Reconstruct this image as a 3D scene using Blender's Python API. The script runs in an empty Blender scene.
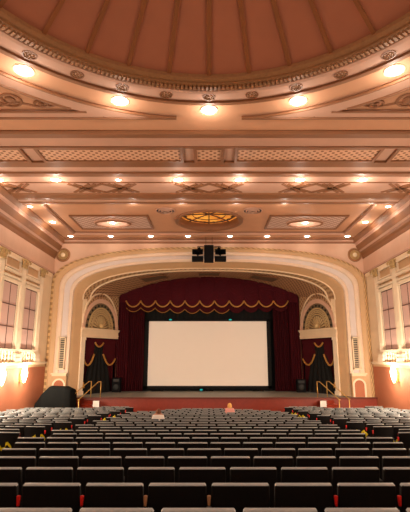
import bpy, bmesh, math, random
from mathutils import Vector, Matrix
random.seed(7)
C = bpy.context.scene.collection
PI = math.pi
E = 3.685                                  # eye height above the floor in front of the stage
def R(z): return z + E                    # heights are surveyed from eye level
sin, cos = math.sin, math.cos

# ------------------------------------------------------------------ materials
MATS = {}
def mat(name, col, rough=0.6, spec=0.3, metal=0.0, emit=None, es=0.0, pat=None, bump=0.0, noise=0.08, nscale=2.0):
    if name in MATS: return MATS[name]
    m = bpy.data.materials.new(name); m.use_nodes = True
    nt = m.node_tree; N = nt.nodes; L = nt.links
    b = N['Principled BSDF']
    b.inputs['Base Color'].default_value = (*col, 1)
    b.inputs['Roughness'].default_value = rough
    b.inputs['Metallic'].default_value = metal
    b.inputs['Specular IOR Level'].default_value = spec
    if emit:
        b.inputs['Emission Color'].default_value = (*emit, 1); b.inputs['Emission Strength'].default_value = es
    tc = N.new('ShaderNodeTexCoord')
    nz = N.new('ShaderNodeTexNoise'); nz.inputs['Scale'].default_value = nscale; nz.inputs['Detail'].default_value = 4
    L.new(tc.outputs['Object'], nz.inputs['Vector'])
    rmp = N.new('ShaderNodeMapRange'); rmp.inputs['To Min'].default_value = 1 - noise; rmp.inputs['To Max'].default_value = 1 + noise
    L.new(nz.outputs['Fac'], rmp.inputs['Value'])
    src = None
    if pat:
        kind, sx, sy, col2 = pat[:4]; thr = pat[4] if len(pat) > 4 else 0.0
        sep = N.new('ShaderNodeSeparateXYZ'); L.new(tc.outputs['UV'], sep.inputs[0])
        def mth(op, a, bb=None):
            n = N.new('ShaderNodeMath'); n.operation = op
            for i, v in enumerate((a, bb)):
                if v is None: continue
                if isinstance(v, (int, float)): n.inputs[i].default_value = v
                else: L.new(v, n.inputs[i])
            return n.outputs[0]
        u, v = sep.outputs['X'], sep.outputs['Y']
        if kind == 'diag':
            p = mth('MULTIPLY', mth('ADD', u, v), sx); q = mth('MULTIPLY', mth('SUBTRACT', u, v), sy)
        else:
            p = mth('MULTIPLY', u, sx); q = mth('MULTIPLY', v, sy)
        if kind == 'stripe': f = mth('SINE', p)
        elif kind == 'rings':
            f = mth('SUBTRACT', mth('ABSOLUTE', mth('SUBTRACT', mth('MULTIPLY', mth('SINE', p), mth('SINE', q)), 0.05)), 0.4)
        else: f = mth('MULTIPLY', mth('SINE', p), mth('SINE', q))
        mr = N.new('ShaderNodeMapRange'); mr.inputs['From Min'].default_value = thr - 0.12; mr.inputs['From Max'].default_value = thr + 0.12
        L.new(f, mr.inputs['Value'])
        mx = N.new('ShaderNodeMix'); mx.data_type = 'RGBA'
        mx.inputs[6].default_value = (*col, 1); mx.inputs[7].default_value = (*col2, 1)
        L.new(mr.outputs[0], mx.inputs[0]); src = mx.outputs[2]
        if bump:
            bp = N.new('ShaderNodeBump'); bp.inputs['Strength'].default_value = bump; bp.inputs['Distance'].default_value = 0.03
            L.new(mr.outputs[0], bp.inputs['Height']); L.new(bp.outputs[0], b.inputs['Normal'])
    hs = N.new('ShaderNodeHueSaturation')
    if src: L.new(src, hs.inputs['Color'])
    else: hs.inputs['Color'].default_value = (*col, 1)
    L.new(rmp.outputs[0], hs.inputs['Value']); L.new(hs.outputs[0], b.inputs['Base Color'])
    if bump and not pat:
        bp = N.new('ShaderNodeBump'); bp.inputs['Strength'].default_value = bump; bp.inputs['Distance'].default_value = 0.02
        L.new(nz.outputs['Fac'], bp.inputs['Height']); L.new(bp.outputs[0], b.inputs['Normal'])
    MATS[name] = m
    return m

FLAT = mat('salmon_plaster', (.55, .285, .165), .7)
PINK = mat('pale_pink_plaster', (.54, .32, .235), .7)
BRN = mat('brown_gilt_moulding', (.245, .10, .042), .55, .4)
DOME = mat('dome_plaster', (.35, .12, .062), .7)
DRIB = mat('dome_rib_paint', (.24, .08, .025), .6)
RIMG = mat('rim_gilt', (.32, .15, .062), .5, .4, .1, nscale=12, noise=.25)
PGOLD = mat('pale_gilt', (.60, .42, .20), .5, .4, .1, nscale=14, noise=.3)
GOLD = mat('aged_gold', (.50, .33, .14), .45, .5, .3, nscale=20, noise=.3, bump=.3)
GOLDB = mat('bright_gold_fringe', (.44, .20, .04), .5, .4, .1, nscale=30, noise=.25)
LATT = mat('pierced_lattice_plaster', (.68, .40, .26), .7, pat=('grid', 21, 21, (.24, .10, .045), .38), bump=.6)
LATT2 = mat('fretwork_plaster', (.34, .20, .15), .7, pat=('grid', 16, 20, (.66, .46, .38), .0), bump=.5)
VAULT = mat('vault_lattice', (.40, .22, .11), .65, pat=('diag', 11, 11, (.15, .07, .035), .1), bump=.7)
VAULTB = mat('vault_border', (.50, .31, .16), .65, pat=('grid', 20, 20, (.22, .11, .05), .2), bump=.7)
CREAM = mat('cream_plaster', (.80, .63, .43), .6)
CREAM2 = mat('light_cream_plaster', (.84, .70, .52), .55)
PEACH = mat('peach_plaster', (.66, .42, .30), .65)
TAN = mat('tan_plaster', (.58, .37, .20), .65)
LILAC = mat('pale_lilac_paint', (.76, .70, .68), .5)
ROPE = mat('gilt_rope', (.62, .40, .19), .5, .4, .1, pat=('stripe', 18, 1, (.36, .21, .09)), bump=.8)
TERRA = mat('terracotta_wall_paint', (.44, .15, .075), .65, noise=.06)
REDW = mat('red_stained_wood', (.23, .024, .008), .4, .5, nscale=6, noise=.2)
REDD = mat('dark_red_trim', (.13, .025, .012), .4)
STG = mat('grey_stage_floor', (.25, .245, .21), .5, nscale=5, noise=.15)
VEL = mat('crimson_velvet', (.060, .006, .010), .9, .1, nscale=8, noise=.15)
VEL2 = mat('dark_crimson_velvet', (.045, .005, .008), .9, .1, nscale=8, noise=.2)
BLK = mat('black_cloth', (.012, .012, .012), .9, .1)
BLKM = mat('black_metal', (.006, .006, .007), .7, .08)
SCR = mat('white_screen_cloth', (.88, .83, .76), .8, .1, noise=.01)
SEATM = mat('black_seat_plastic', (.010, .009, .009), .75, .12, nscale=30, noise=.15)
SEATT = mat('painted_seat_top_sheen', (.34, .38, .39), .5, .4, nscale=30, noise=.15)  # ceiling reflection on the black seat tops, painted in as grey
SEATC = mat('black_seat_cushion', (.012, .011, .011), .85, .1)
IRON = mat('black_cast_iron', (.012, .012, .012), .5, .3)
WOODA = mat('tan_wood_arm', (.45, .25, .13), .5)
REDT = mat('bright_red_tape', (.75, .02, .015), .5, emit=None)
YELT = mat('yellow_tape', (.80, .70, .02), .5)
BRASS = mat('brass_rail', (.75, .48, .14), .3, .5, .6)
CARP = mat('dark_carpet', (.03, .012, .01), .95, .1, nscale=30, noise=.3)
PANE = mat('pink_window_shade', (.66, .44, .38), .6)
MUNT = mat('dark_muntin', (.12, .05, .035), .5)
LAMP = mat('lamp_lens', (1, 1, 1), .5, emit=(1, .90, .72), es=14)
SCON = mat('sconce_glass', (1, 1, 1), .5, emit=(1, .82, .56), es=14)
TEAL = mat('teal_lamp', (0, .3, .3), .5, emit=(.01, .5, .5), es=.4)
WHITE = mat('white_card', (.85, .84, .80), .6)
def amber():
    m = mat('amber_stained_glass', (.75, .30, .04), .3, .5)
    nt = m.node_tree; N = nt.nodes; L = nt.links; b = N['Principled BSDF']
    v = N.new('ShaderNodeTexVoronoi'); v.inputs['Scale'].default_value = 3.2
    tc = N.new('ShaderNodeTexCoord'); L.new(tc.outputs['Object'], v.inputs['Vector'])
    cr = N.new('ShaderNodeValToRGB'); e = cr.color_ramp.elements
    e[0].color = (.50, .10, .01, 1); e[1].color = (1, .47, .07, 1)
    L.new(v.outputs['Color'], cr.inputs[0]); L.new(cr.outputs[0], b.inputs['Base Color'])
    L.new(cr.outputs[0], b.inputs['Emission Color']); b.inputs['Emission Strength'].default_value = .5
    return m
AMB = amber()

# ------------------------------------------------------------------ mesh builder
class MB:
    def __init__(s): s.v = []; s.f = []; s.uv = []; s.m = []
    def quad(s, pts, uv=None, mi=0):
        k = len(s.v); s.v += [tuple(p) for p in pts]; s.f.append(tuple(range(k, k + len(pts))))
        s.uv.append(uv or [(p[0], p[1]) for p in pts]); s.m.append(mi)
    def surf(s, P, mi=0, close=False, uvs=None):
        n, mm = len(P), len(P[0]); k = len(s.v)
        for row in P: s.v += [tuple(p) for p in row]
        U = [[0.0] * mm for _ in range(n)]; W = [[0.0] * mm for _ in range(n)]
        for i in range(n):
            for j in range(mm):
                if j: U[i][j] = U[i][j - 1] + (Vector(P[i][j]) - Vector(P[i][j - 1])).length
                if i: W[i][j] = W[i - 1][j] + (Vector(P[i][j]) - Vector(P[i - 1][j])).length
        for i in range(n - 1):
            for j in range(mm - 1):
                s.f.append((k + i * mm + j, k + i * mm + j + 1, k + (i + 1) * mm + j + 1, k + (i + 1) * mm + j))
                s.uv.append([(U[i][j], W[i][j]), (U[i][j + 1], W[i][j + 1]), (U[i + 1][j + 1], W[i + 1][j + 1]), (U[i + 1][j], W[i + 1][j])])
                s.m.append(mi)
    def box(s, x0, x1, y0, y1, z0, z1, mi=0, T=None):
        P = [(x, y, z) for x in (x0, x1) for y in (y0, y1) for z in (z0, z1)]
        if T: P = [T(*p) for p in P]
        k = len(s.v); s.v += [tuple(p) for p in P]
        for f, ax in (((0, 1, 3, 2), 0), ((4, 6, 7, 5), 0), ((0, 4, 5, 1), 1), ((2, 3, 7, 6), 1), ((0, 2, 6, 4), 2), ((1, 5, 7, 3), 2)):
            s.f.append(tuple(k + i for i in f)); s.m.append(mi)
            raw = [((x0, x1)[i >> 2 & 1], (y0, y1)[i >> 1 & 1], (z0, z1)[i & 1]) for i in f]
            s.uv.append([(p[1], p[2]) if ax == 0 else (p[0], p[2]) if ax == 1 else (p[0], p[1]) for p in raw])
    def revolve(s, prof, c=(0, 0), n=32, a0=0, a1=2 * PI, mi=0, sx=1, sy=1, T=None):
        P = []
        for i in range(n + 1):
            a = a0 + (a1 - a0) * i / n
            row = [(c[0] + r * sin(a) * sx, c[1] + r * cos(a) * sy, z) for r, z in prof]
            P.append([T(*p) for p in row] if T else row)
        s.surf(P, mi)
    def tube(s, pts, r, n=6, mi=0):
        pts = [Vector(p) for p in pts]; P = []
        for i, p in enumerate(pts):
            d = (pts[min(i + 1, len(pts) - 1)] - pts[max(i - 1, 0)]).normalized()
            up = Vector((0, 0, 1)) if abs(d.z) < .95 else Vector((0, 1, 0))
            a = d.cross(up).normalized(); b = a.cross(d)
            rr = r[i] if isinstance(r, (list, tuple)) else r
            P.append([p + rr * (a * cos(2 * PI * k / n) + b * sin(2 * PI * k / n)) for k in range(n + 1)])
        s.surf(P, mi)
        for e in (P[0][:-1], P[-1][:-1]): s.quad(e, [(0, 0)] * n, mi)
    def ball(s, c, r, n=8, sc=(1, 1, 1), mi=0):
        P = []
        for i in range(n + 1):
            t = PI * i / n
            P.append([(c[0] + r * sc[0] * sin(t) * cos(2 * PI * j / n), c[1] + r * sc[1] * sin(t) * sin(2 * PI * j / n), c[2] + r * sc[2] * cos(t)) for j in range(n + 1)])
        s.surf(P, mi)
    def build(s, name, mats, parent=None, smooth=False, loc=None):
        me = bpy.data.meshes.new(name); me.from_pydata(s.v, [], s.f)
        uvl = me.uv_layers.new(name='UVMap'); i = 0
        for q in s.uv:
            for w in q: uvl.data[i].uv = w; i += 1
        if not isinstance(mats, (list, tuple)): mats = [mats]
        for m in mats: me.materials.append(m)
        for p, mi in zip(me.polygons, s.m): p.material_index = mi; p.use_smooth = smooth
        bm = bmesh.new(); bm.from_mesh(me)
        bmesh.ops.remove_doubles(bm, verts=bm.verts, dist=.0004); bmesh.ops.recalc_face_normals(bm, faces=bm.faces)
        bm.to_mesh(me); bm.free()
        o = bpy.data.objects.new(name, me); C.objects.link(o)
        if parent: o.parent = parent; o.matrix_parent_inverse = Matrix.Translation(-Vector(parent.location)) if parent.type == 'EMPTY' and parent.rotation_euler.z == 0 else Matrix()
        return o
def rbox(w, d, h, bev, seg=3):
    """rounded box mesh centred at the origin"""
    me = bpy.data.meshes.new('rounded'); bm = bmesh.new(); bmesh.ops.create_cube(bm, size=1)
    for v in bm.verts: v.co = Vector((v.co.x * w, v.co.y * d, v.co.z * h))
    bmesh.ops.bevel(bm, geom=bm.edges[:], offset=bev, segments=seg, affect='EDGES', profile=.5)
    for f in bm.faces: f.smooth = True
    bm.to_mesh(me); bm.free(); return me
def tag(o, label, cat, group=None, kind=None):
    if label: o['label'] = label
    if cat: o['category'] = cat
    if group: o['group'] = group
    if kind: o['kind'] = kind
    return o
def thing(name, label, cat, loc=(0, 0, 0), group=None):
    o = bpy.data.objects.new(name, None); C.objects.link(o); o.location = loc; o.empty_display_size = .2
    return tag(o, label, cat, group)
def struct(o): o['kind'] = 'structure'; return o
def side_word(sgn): return 'left' if sgn < 0 else 'right'

# ------------------------------------------------------------------ seating rake
def drop(D): return .66 + .0915 * D - .00066 * D * D
def zf(D): return E - drop(D) - .98
mb = MB(); ys = [-9 + .75 * i for i in range(50)] + [28.2]
mb.surf([[(x, y, zf(y)) for x in (-10.1, -4.3, -3.5, 3.5, 4.3, 10.1)] for y in ys])
struct(mb.build('floor', CARP))

# ------------------------------------------------------------------ ceiling
HC = R(7.6); YC = 5.47; HW = 10.1
def flat_ring(mb, r0, z0, r1, z1, mi, n=96): mb.revolve([(r0, z0), (r1, z1)], (0, YC), n, mi=mi)
mb = MB()
# flat plate around the dome out to the walls
n = 96; P = []
for i in range(n + 1):
    a = 2 * PI * i / n; dx, dy = sin(a), cos(a)
    t = min((HW / abs(dx)) if abs(dx) > 1e-6 else 1e9, ((14.05 - YC) / dy) if dy > 1e-6 else 1e9, ((YC + 9) / -dy) if dy < -1e-6 else 1e9)
    P.append([(6.92 * dx, YC + 6.92 * dy, HC), (t * dx, YC + t * dy, HC)])
mb.surf(P, 0)
mb.quad([(-HW, 13.0, HC + .001), (HW, 13.0, HC + .001), (HW, 14.05, HC + .001), (-HW, 14.05, HC + .001)], mi=0)
for sx in (-1, 1): mb.quad([(sx * 6, -9, HC + .002), (sx * HW, -9, HC + .002), (sx * HW, -6, HC + .002), (sx * 6, -6, HC + .002)], mi=0)
# transverse bands: (Y, Z offset, material index of the strip that ends here)
prof = [(14.05, 0, 0), (14.05, -.05, 2), (14.12, -.12, 2), (14.40, -.12, 2), (14.48, -.04, 2), (15.18, -.04, 1), (15.18, -.09, 2), (15.28, -.09, 2),
        (15.28, .03, 2), (16.55, .03, 1), (16.55, -.07, 2), (16.90, -.10, 2), (16.95, -.03, 2), (17.50, -.03, 1), (17.55, -.10, 2), (17.85, -.06, 2), (18.12, 0, 2),
        (18.70, 0, 1), (18.70, -.03, 2), (18.78, -.03, 2), (18.78, 0, 2), (20.05, 0, 1), (20.10, -.05, 2), (20.5, -.09, 2), (20.85, -.05, 2), (21.15, -.05, 1), (21.2, -.09, 2), (21.55, -.04, 2), (21.6, .16, 1)]
for (y0, z0, _), (y1, z1, mi) in zip(prof, prof[1:]):
    mb.quad([(-HW, y0, HC + z0), (HW, y0, HC + z0), (HW, y1, HC + z1), (-HW, y1, HC + z1)], mi=mi)
# shallow coffer towards the stage
RX = 8.55; Y0, Y1 = 21.6, 27.45; HR = HC + .16
def frame_strip(mb, a0, a1, b0, b1, za, zb, mi):   # rectangular ring between two rectangles (halfwidth, y0, y1)
    A = [(-a0, a1[0], za), (a0, a1[0], za), (a0, a1[1], za), (-a0, a1[1], za)]
    B = [(-b0, b1[0], zb), (b0, b1[0], zb), (b0, b1[1], zb), (-b0, b1[1], zb)]
    for i in range(4): j = (i + 1) % 4; mb.quad([A[i], A[j], B[j], B[i]], mi=mi)
frame_strip(mb, RX, (Y0, Y1), RX - .02, (Y0 + .02, Y1 - .02), HC, HR - .03, 1)
frame_strip(mb, RX - .02, (Y0 + .02, Y1 - .02), RX - .14, (Y0 + .14, Y1 - .14), HR - .03, HR - .03, 2)
frame_strip(mb, RX - .14, (Y0 + .14, Y1 - .14), RX - .15, (Y0 + .15, Y1 - .15), HR - .03, HR, 2)
# coffer plate with a round well for the stained glass
GC = (0, 24.95); GR = 1.72; P = []; xa = RX - .15; ya, yb = Y0 + .15, Y1 - .15
for i in range(n + 1):
    a = 2 * PI * i / n; dx, dy = sin(a), cos(a)
    t = min(xa / abs(dx) if abs(dx) > 1e-6 else 1e9, (yb - GC[1]) / dy if dy > 1e-6 else 1e9, (GC[1] - ya) / -dy if dy < -1e-6 else 1e9)
    P.append([(GR * dx, GC[1] + GR * dy, HR), (t * dx, GC[1] + t * dy, HR)])
mb.surf(P, 0)
for sx in (-1, 1):
    for sy in (ya, yb):
        pass
mb.quad([(-xa, ya, HR + .004), (-GR - .1, ya, HR + .004), (-GR - .1, yb, HR + .004), (-xa, yb, HR + .004)], mi=0)
mb.quad([(xa, ya, HR + .004), (GR + .1, ya, HR + .004), (GR + .1, yb, HR + .004), (xa, yb, HR + .004)], mi=0)
# strips beside and beyond the coffer
for sx in (-1, 1): mb.quad([(sx * RX, Y0, HC), (sx * 9.35, Y0, HC), (sx * 9.35, 28.6, HC), (sx * RX, 28.6, HC)], mi=0)
mb.quad([(-RX, Y1, HC), (RX, Y1, HC), (RX, 28.05, HC), (-RX, 28.05, HC)], mi=0)
for (y0, z0), (y1, z1), mi in (((28.05, 0), (28.1, -.09), 2), ((28.1, -.09), (28.32, -.11), 2), ((28.32, -.11), (28.36, -.17), 1), ((28.36, -.17), (28.55, -.2), 1), ((28.55, -.2), (28.62, -.32), 2)):
    mb.quad([(-9.6, y0, HC + z0), (9.6, y0, HC + z0), (9.6, y1, HC + z1), (-9.6, y1, HC + z1)], mi=mi)
struct(mb.build('ceiling', [FLAT, PINK, BRN]))

# stepped cornice along both side walls
for sx, nm in ((-1, 'trim_1'), (1, 'trim_2')):
    mb = MB(); pr = [(9.35, 0, 0), (9.35, -.10, 2), (9.42, -.16, 2), (9.50, -.30, 2), (9.60, -.34, 1), (9.60, -.46, 1), (9.68, -.60, 2), (9.76, -.78, 2), (9.86, -.86, 1), (9.88, -1.0, 2), (9.96, -1.12, 2), (10.0, -1.28, 2),
          (10.02, -1.32, 2), (10.02, -2.18, 3), (9.96, -2.22, 1), (9.96, -2.32, 1), (10.09, -2.40, 2)]
    for (a0, z0, _), (a1, z1, mi) in zip(pr, pr[1:]):
        mb.quad([(sx * a0, 12, HC + z0), (sx * a0, 28.6, HC + z0), (sx * a1, 28.6, HC + z1), (sx * a1, 12, HC + z1)], mi=mi)
    struct(mb.build(nm, [FLAT, PINK, BRN, PEACH]))

# dome: shell, ribs, rim
dome = MB(); RD = 5.66; DS = 1.35
def dz(r): return HC + .12 + DS * (1 - (r / RD) ** 2)
dome.revolve([(RD * k / 14, dz(RD * k / 14)) for k in range(15)], (0, YC), 96)
dm = struct(dome.build('ceiling_dome', DOME, smooth=True))
for k in range(32):
    a = 2 * PI * k / 32; mb = MB(); P = []
    for i in range(13):
        r = .5 + (RD - .5) * i / 12; w = .065
        z = dz(r) - .025; cx, cy = r * sin(a), YC + r * cos(a); tx, ty = cos(a), -sin(a)
        P.append([(cx - tx * w, cy - ty * w, z + .03), (cx - tx * w * .7, cy - ty * w * .7, z - .02), (cx + tx * w * .7, cy + ty * w * .7, z - .02), (cx + tx * w, cy + ty * w, z + .03)])
    mb.surf(P); o = mb.build('dome_rib', DRIB); o.parent = dm
mb = MB()
rim = [(RD, .13, 0), (RD, .02, 0), (5.73, -.04, 0), (5.80, -.05, 0), (5.80, -.10, 0), (6.04, -.12, 0), (6.06, -.16, 1), (6.16, -.17, 1), (6.20, -.10, 0), (6.70, -.06, 1), (6.72, -.12, 2), (6.86, -.12, 2), (6.92, 0, 2)]
for (r0, z0, _), (r1, z1, mi) in zip(rim, rim[1:]): flat_ring(mb, r0, HC + z0, r1, HC + z1, mi)
for k in range(320):                                   # dentils
    a = 2 * PI * (k + .5) / 320
    def T(x, y, z, a=a): return (cos(a) * x + sin(a) * y, YC - sin(a) * x + cos(a) * y, z)
    mb.box(-.033, .033, 5.86, 6.02, HC - .155, HC - .10, 0, T)
o = mb.build('dome_rim', [RIMG, PINK, BRN]); o.parent = dm
# rosettes on the rim, one at the foot of each rib in view
words = ['centre', 'first', 'second', 'third', 'fourth', 'fifth', 'sixth', 'seventh', 'eighth', 'ninth', 'tenth', 'eleventh', 'twelfth', 'thirteenth', 'fourteenth', 'fifteenth', 'sixteenth', 'seventeenth', 'eighteenth', 'nineteenth', 'twentieth', 'twenty-first', 'twenty-second', 'twenty-third', 'twenty-fourth', 'twenty-fifth', 'twenty-sixth', 'twenty-seventh', 'twenty-eighth']
for k in range(-4, 5):
    a = 2 * PI * k / 32; c = Vector((6.45 * sin(a), YC + 6.45 * cos(a), HC - .09))
    lb = 'round gilt rosette on the dome rim, ' + ('below the middle rib' if k == 0 else words[abs(k)] + ' to the ' + side_word(k) + ' of the middle one')
    t = thing('ceiling_rosette', lb, 'rosette', c, 'rosettes on the dome rim')
    mb = MB(); mb.revolve([(.19, c.z + .01), (.19, c.z - .015), (.155, c.z - .015), (.145, c.z + .01)], (c.x, c.y), 20); mb.build('outer_ring', BRN, t)
    mb = MB()
    for q in range(8): mb.ball((c.x + .10 * cos(q * PI / 4), c.y + .10 * sin(q * PI / 4), c.z), .035, 6, (1, 1, .5))
    mb.build('petals', RIMG, t)
    mb = MB(); mb.ball((c.x, c.y, c.z), .04, 8, (1, 1, .5)); mb.build('boss', RIMG, t)

# spandrel frames either side of the dome
for sx in (-1, 1):
    t = thing('ceiling_spandrel', 'curved triangular plaster panel with gilt scrolls at the %s of the dome' % side_word(sx), 'ceiling panel', (sx * 6, 12, HC))
    mb = MB(); P = []; zt, zb = HC, HC - .07
    inn, out = [], []
    a0 = math.asin(1.05 / 7.75)
    for i in range(49):
        a = a0 + (2.3 - a0) * i / 48
        ro = 8.3
        if cos(a) > 0: ro = min(ro, (13.12 - YC) / cos(a))
        if abs(sin(a)) > 0: ro = min(ro, 10.05 / sin(a))
        ri = min(7.75, ro - .001)
        inn.append((sx * ri * sin(a), YC + ri * cos(a))); out.append((sx * ro * sin(a), YC + ro * cos(a)))
    mb.surf([[(p[0], p[1], zt) for p in inn], [(p[0], p[1], zb) for p in inn], [(p[0], p[1], zb - .001) for p in out], [(p[0], p[1], zt) for p in out]])
    mb.box(min(sx * 3.4, sx * 10.05), max(sx * 3.4, sx * 10.05), 12.78, 13.12, zb, zt)
    mb.build('frame', PINK, t)
    mb = MB()
    mb.tube([(p[0], p[1], zb) for p in inn], .055)
    mb.tube([(p[0] , p[1], zb) for p in out[9:]], .05)
    mb.tube([(sx * 1.05, 13.14, zb), (sx * 10.05, 13.14, zb)], .055); mb.tube([(sx * 3.85, 12.77, zb), (sx * 10.05, 12.77, zb)], .04)
    mb.build('edge_moulding', BRN, t)
    mb = MB()                                          # scrollwork
    def spiral(cx, cy, r, turns, dirn, w=.045):
        pts = []
        for i in range(int(18 * turns) + 1):
            a = 2 * PI * i / 18 * dirn; rr = r * (1 - i / (18 * turns + 2))
            pts.append((sx * (cx + rr * cos(a)), cy + rr * sin(a), HC - .015))
        mb.tube(pts, w, 5)
    spiral(6.0, 12.15, .42, 2, 1); spiral(7.0, 11.6, .6, 2.2, -1); spiral(8.2, 11.9, .5, 2, 1); spiral(5.1, 12.42, .24, 1.5, -1); spiral(8.6, 10.4, .6, 2, -1); spiral(7.7, 10.7, .4, 2, 1); spiral(9.2, 8.6, .5, 2, 1)
    mb.tube([(sx * 8.6, 11.0, HC - .015), (sx * 8.3, 11.5, HC - .015)], .04, 5); mb.tube([(sx * 9.2, 10.4, HC - .015), (sx * 9.7, 8.6, HC - .015)], .04, 5)
    mb.tube([(sx * x, 12.45 + .12 * sin(x * 4), HC - .015) for x in [4.2 + .15 * i for i in range(34)]], .04, 5)
    mb.tube([(sx * (x), 11.2 + .2 * sin(x * 5), HC - .015) for x in [7.0 + .15 * i for i in range(18)]], .04, 5)
    for (bx, by) in ((7.0, 11.6), (8.2, 11.9), (6.0, 12.15), (8.6, 10.4)): mb.ball((sx * bx, by, HC - .01), .15, 8, (1, 1, .5))
    mb.build('scrollwork', BRN, t)

# pierced lattice panels in the transverse band
pans = [(-9.95, -7.0, 'at the far left end of the beam'), (-6.5, -.98, 'left of the small centre one'), (-.58, .58, 'short square one at the centre'), (.98, 6.5, 'right of the small centre one'), (7.0, 9.95, 'at the far right end of the beam')]
for x0, x1, w in pans:
    t = thing('lattice_panel', 'pierced plaster lattice panel on the ceiling beam, ' + w, 'ceiling panel', ((x0 + x1) / 2, 15.9, HC), 'lattice panels along the beam')
    mb = MB(); mb.box(x0 + .12, x1 - .12, 15.42, 16.42, HC - .02, HC + .05); mb.build('lattice', LATT, t)
    mb = MB()
    for a, b, c, d in ((x0, x1, 15.30, 15.42), (x0, x1, 16.42, 16.54), (x0, x0 + .12, 15.42, 16.42), (x1 - .12, x1, 15.42, 16.42)): mb.box(a, b, c, d, HC - .07, HC + .03)
    mb.build('frame', BRN, t)
# strapwork band
def strap(x0, y0, x1, y1, w=.065):
    d = Vector((x1 - x0, y1 - y0, 0)).normalized(); q = Vector((-d.y, d.x, 0)) * w
    a, b = Vector((x0, y0, HC - .035)), Vector((x1, y1, HC - .035)); u = Vector((0, 0, .045))
    lo = [a - q, b - q, b + q, a + q]; mb.quad(lo)
    for i in range(4): j = (i + 1) % 4; mb.quad([lo[i], lo[j], lo[j] + u, lo[i] + u])
ya_, yb_ = 18.9, 19.95; ym = (ya_ + yb_) / 2
for cxx in (-9.6, -4.8, 0, 4.8, 9.6):
    mb = MB()
    for s in (-1, 1):
        if abs(cxx) > 9 and s * cxx > 0: continue
        for off in (0, .26):
            strap(cxx + s * (.30 + off), ya_, cxx + s * (1.25 + off), yb_); strap(cxx + s * (1.25 + off), ya_, cxx + s * (.30 + off), yb_)
        strap(cxx + s * .72, ym, cxx, ya_); strap(cxx + s * .72, ym, cxx, yb_)
    tag(mb.build('strapwork_ornament', BRN), 'crossed brown straps with a diamond on the ceiling beam, ' + {-9.6: 'far left', -4.8: 'left of centre', 0: 'at the centre', 4.8: 'right of centre', 9.6: 'far right'}[cxx], 'moulding', 'strapwork ornaments')

# coffer fittings
t = thing('stained_glass_skylight', 'round amber stained glass skylight in the middle of the ceiling coffer', 'skylight', (0, GC[1], HR))
mb = MB(); mb.revolve([(1.98, HR), (1.96, HR - .09), (1.86, HR - .12), (1.74, HR - .06), (1.70, HR + .1), (1.70, HR + .45)], GC, 64); mb.build('frame', BRN, t, True)
mb = MB(); mb.revolve([(0, HR + .42), (.8, HR + .40), (1.72, HR + .34)], GC, 48); mb.build('glass', AMB, t)
mb = MB()
for k in range(8):
    a = k * PI / 4; mb.tube([(0, GC[1], HR + .39), (.85 * sin(a), GC[1] + .85 * cos(a), HR + .37), (1.70 * sin(a), GC[1] + 1.70 * cos(a), HR + .31)], .035)
for r, w in ((.95, .025), (1.45, .05)): mb.tube([(r * sin(2 * PI * i / 40), GC[1] + r * cos(2 * PI * i / 40), HR + .36 - (r / 1.7) * .04) for i in range(41)], w, 5)
for k in range(16):
    a = (k + .5) * PI / 8; mb.ball((1.42 * sin(a), GC[1] + 1.42 * cos(a), HR + .32), .14, 6, (1, 1, .3))
mb.build('leading', MUNT, t)
for sx in (-1, 1):
    cx = sx * 5.6
    t = thing('fretwork_panel', 'rectangular fretwork ceiling panel with an oval and lamp, %s of the amber skylight' % side_word(sx), 'ceiling panel', (cx, 25.1, HR), 'fretwork panels in the coffer')
    mb = MB(); mb.box(cx - 2.1, cx + 2.1, 24.0, 26.45, HR - .04, HR + .002); mb.build('fretwork', LATT2, t)
    mb = MB()
    for a, b, c, d in ((cx - 2.2, cx + 2.2, 23.88, 24.0), (cx - 2.2, cx + 2.2, 26.45, 26.57), (cx - 2.2, cx - 2.1, 24, 26.45), (cx + 2.1, cx + 2.2, 24, 26.45)): mb.box(a, b, c, d, HR - .08, HR)
    mb.build('frame', BRN, t)
    mb = MB(); mb.revolve([(1.12, HR - .03), (1.10, HR - .10), (.95, HR - .12), (.80, HR - .08), (.78, HR - .05), (0, HR - .05)], (cx, 25.2), 40, sy=.62); mb.build('oval', [PINK], t, True)
    mb = MB(); mb.tube([(cx + 1.0 * cos(2 * PI * i / 36), 25.2 + .62 * sin(2 * PI * i / 36), HR - .12) for i in range(37)], .06); mb.build('oval_moulding', BRN, t)
    vx = sx * 2.35
    t = thing('air_diffuser', 'round slotted air diffuser in the coffer, %s of the amber skylight' % side_word(sx), 'vent', (vx, 23.0, HR), 'air diffusers in the coffer')
    mb = MB()
    for k, r in enumerate((.52, .38, .24)): mb.revolve([(r, HR), (r, HR - .05 - .03 * k), (r - .035, HR - .06 - .03 * k), (r - .04, HR)], (vx, 23.1), 32)
    mb.revolve([(.1, HR - .14), (0, HR - .15)], (vx, 23.1), 20); mb.build('vanes', PINK, t)
    mb = MB(); mb.revolve([(.5, HR - .012), (0, HR - .012)], (vx, 23.1), 32); mb.build('throat', IRON, t)

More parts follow.
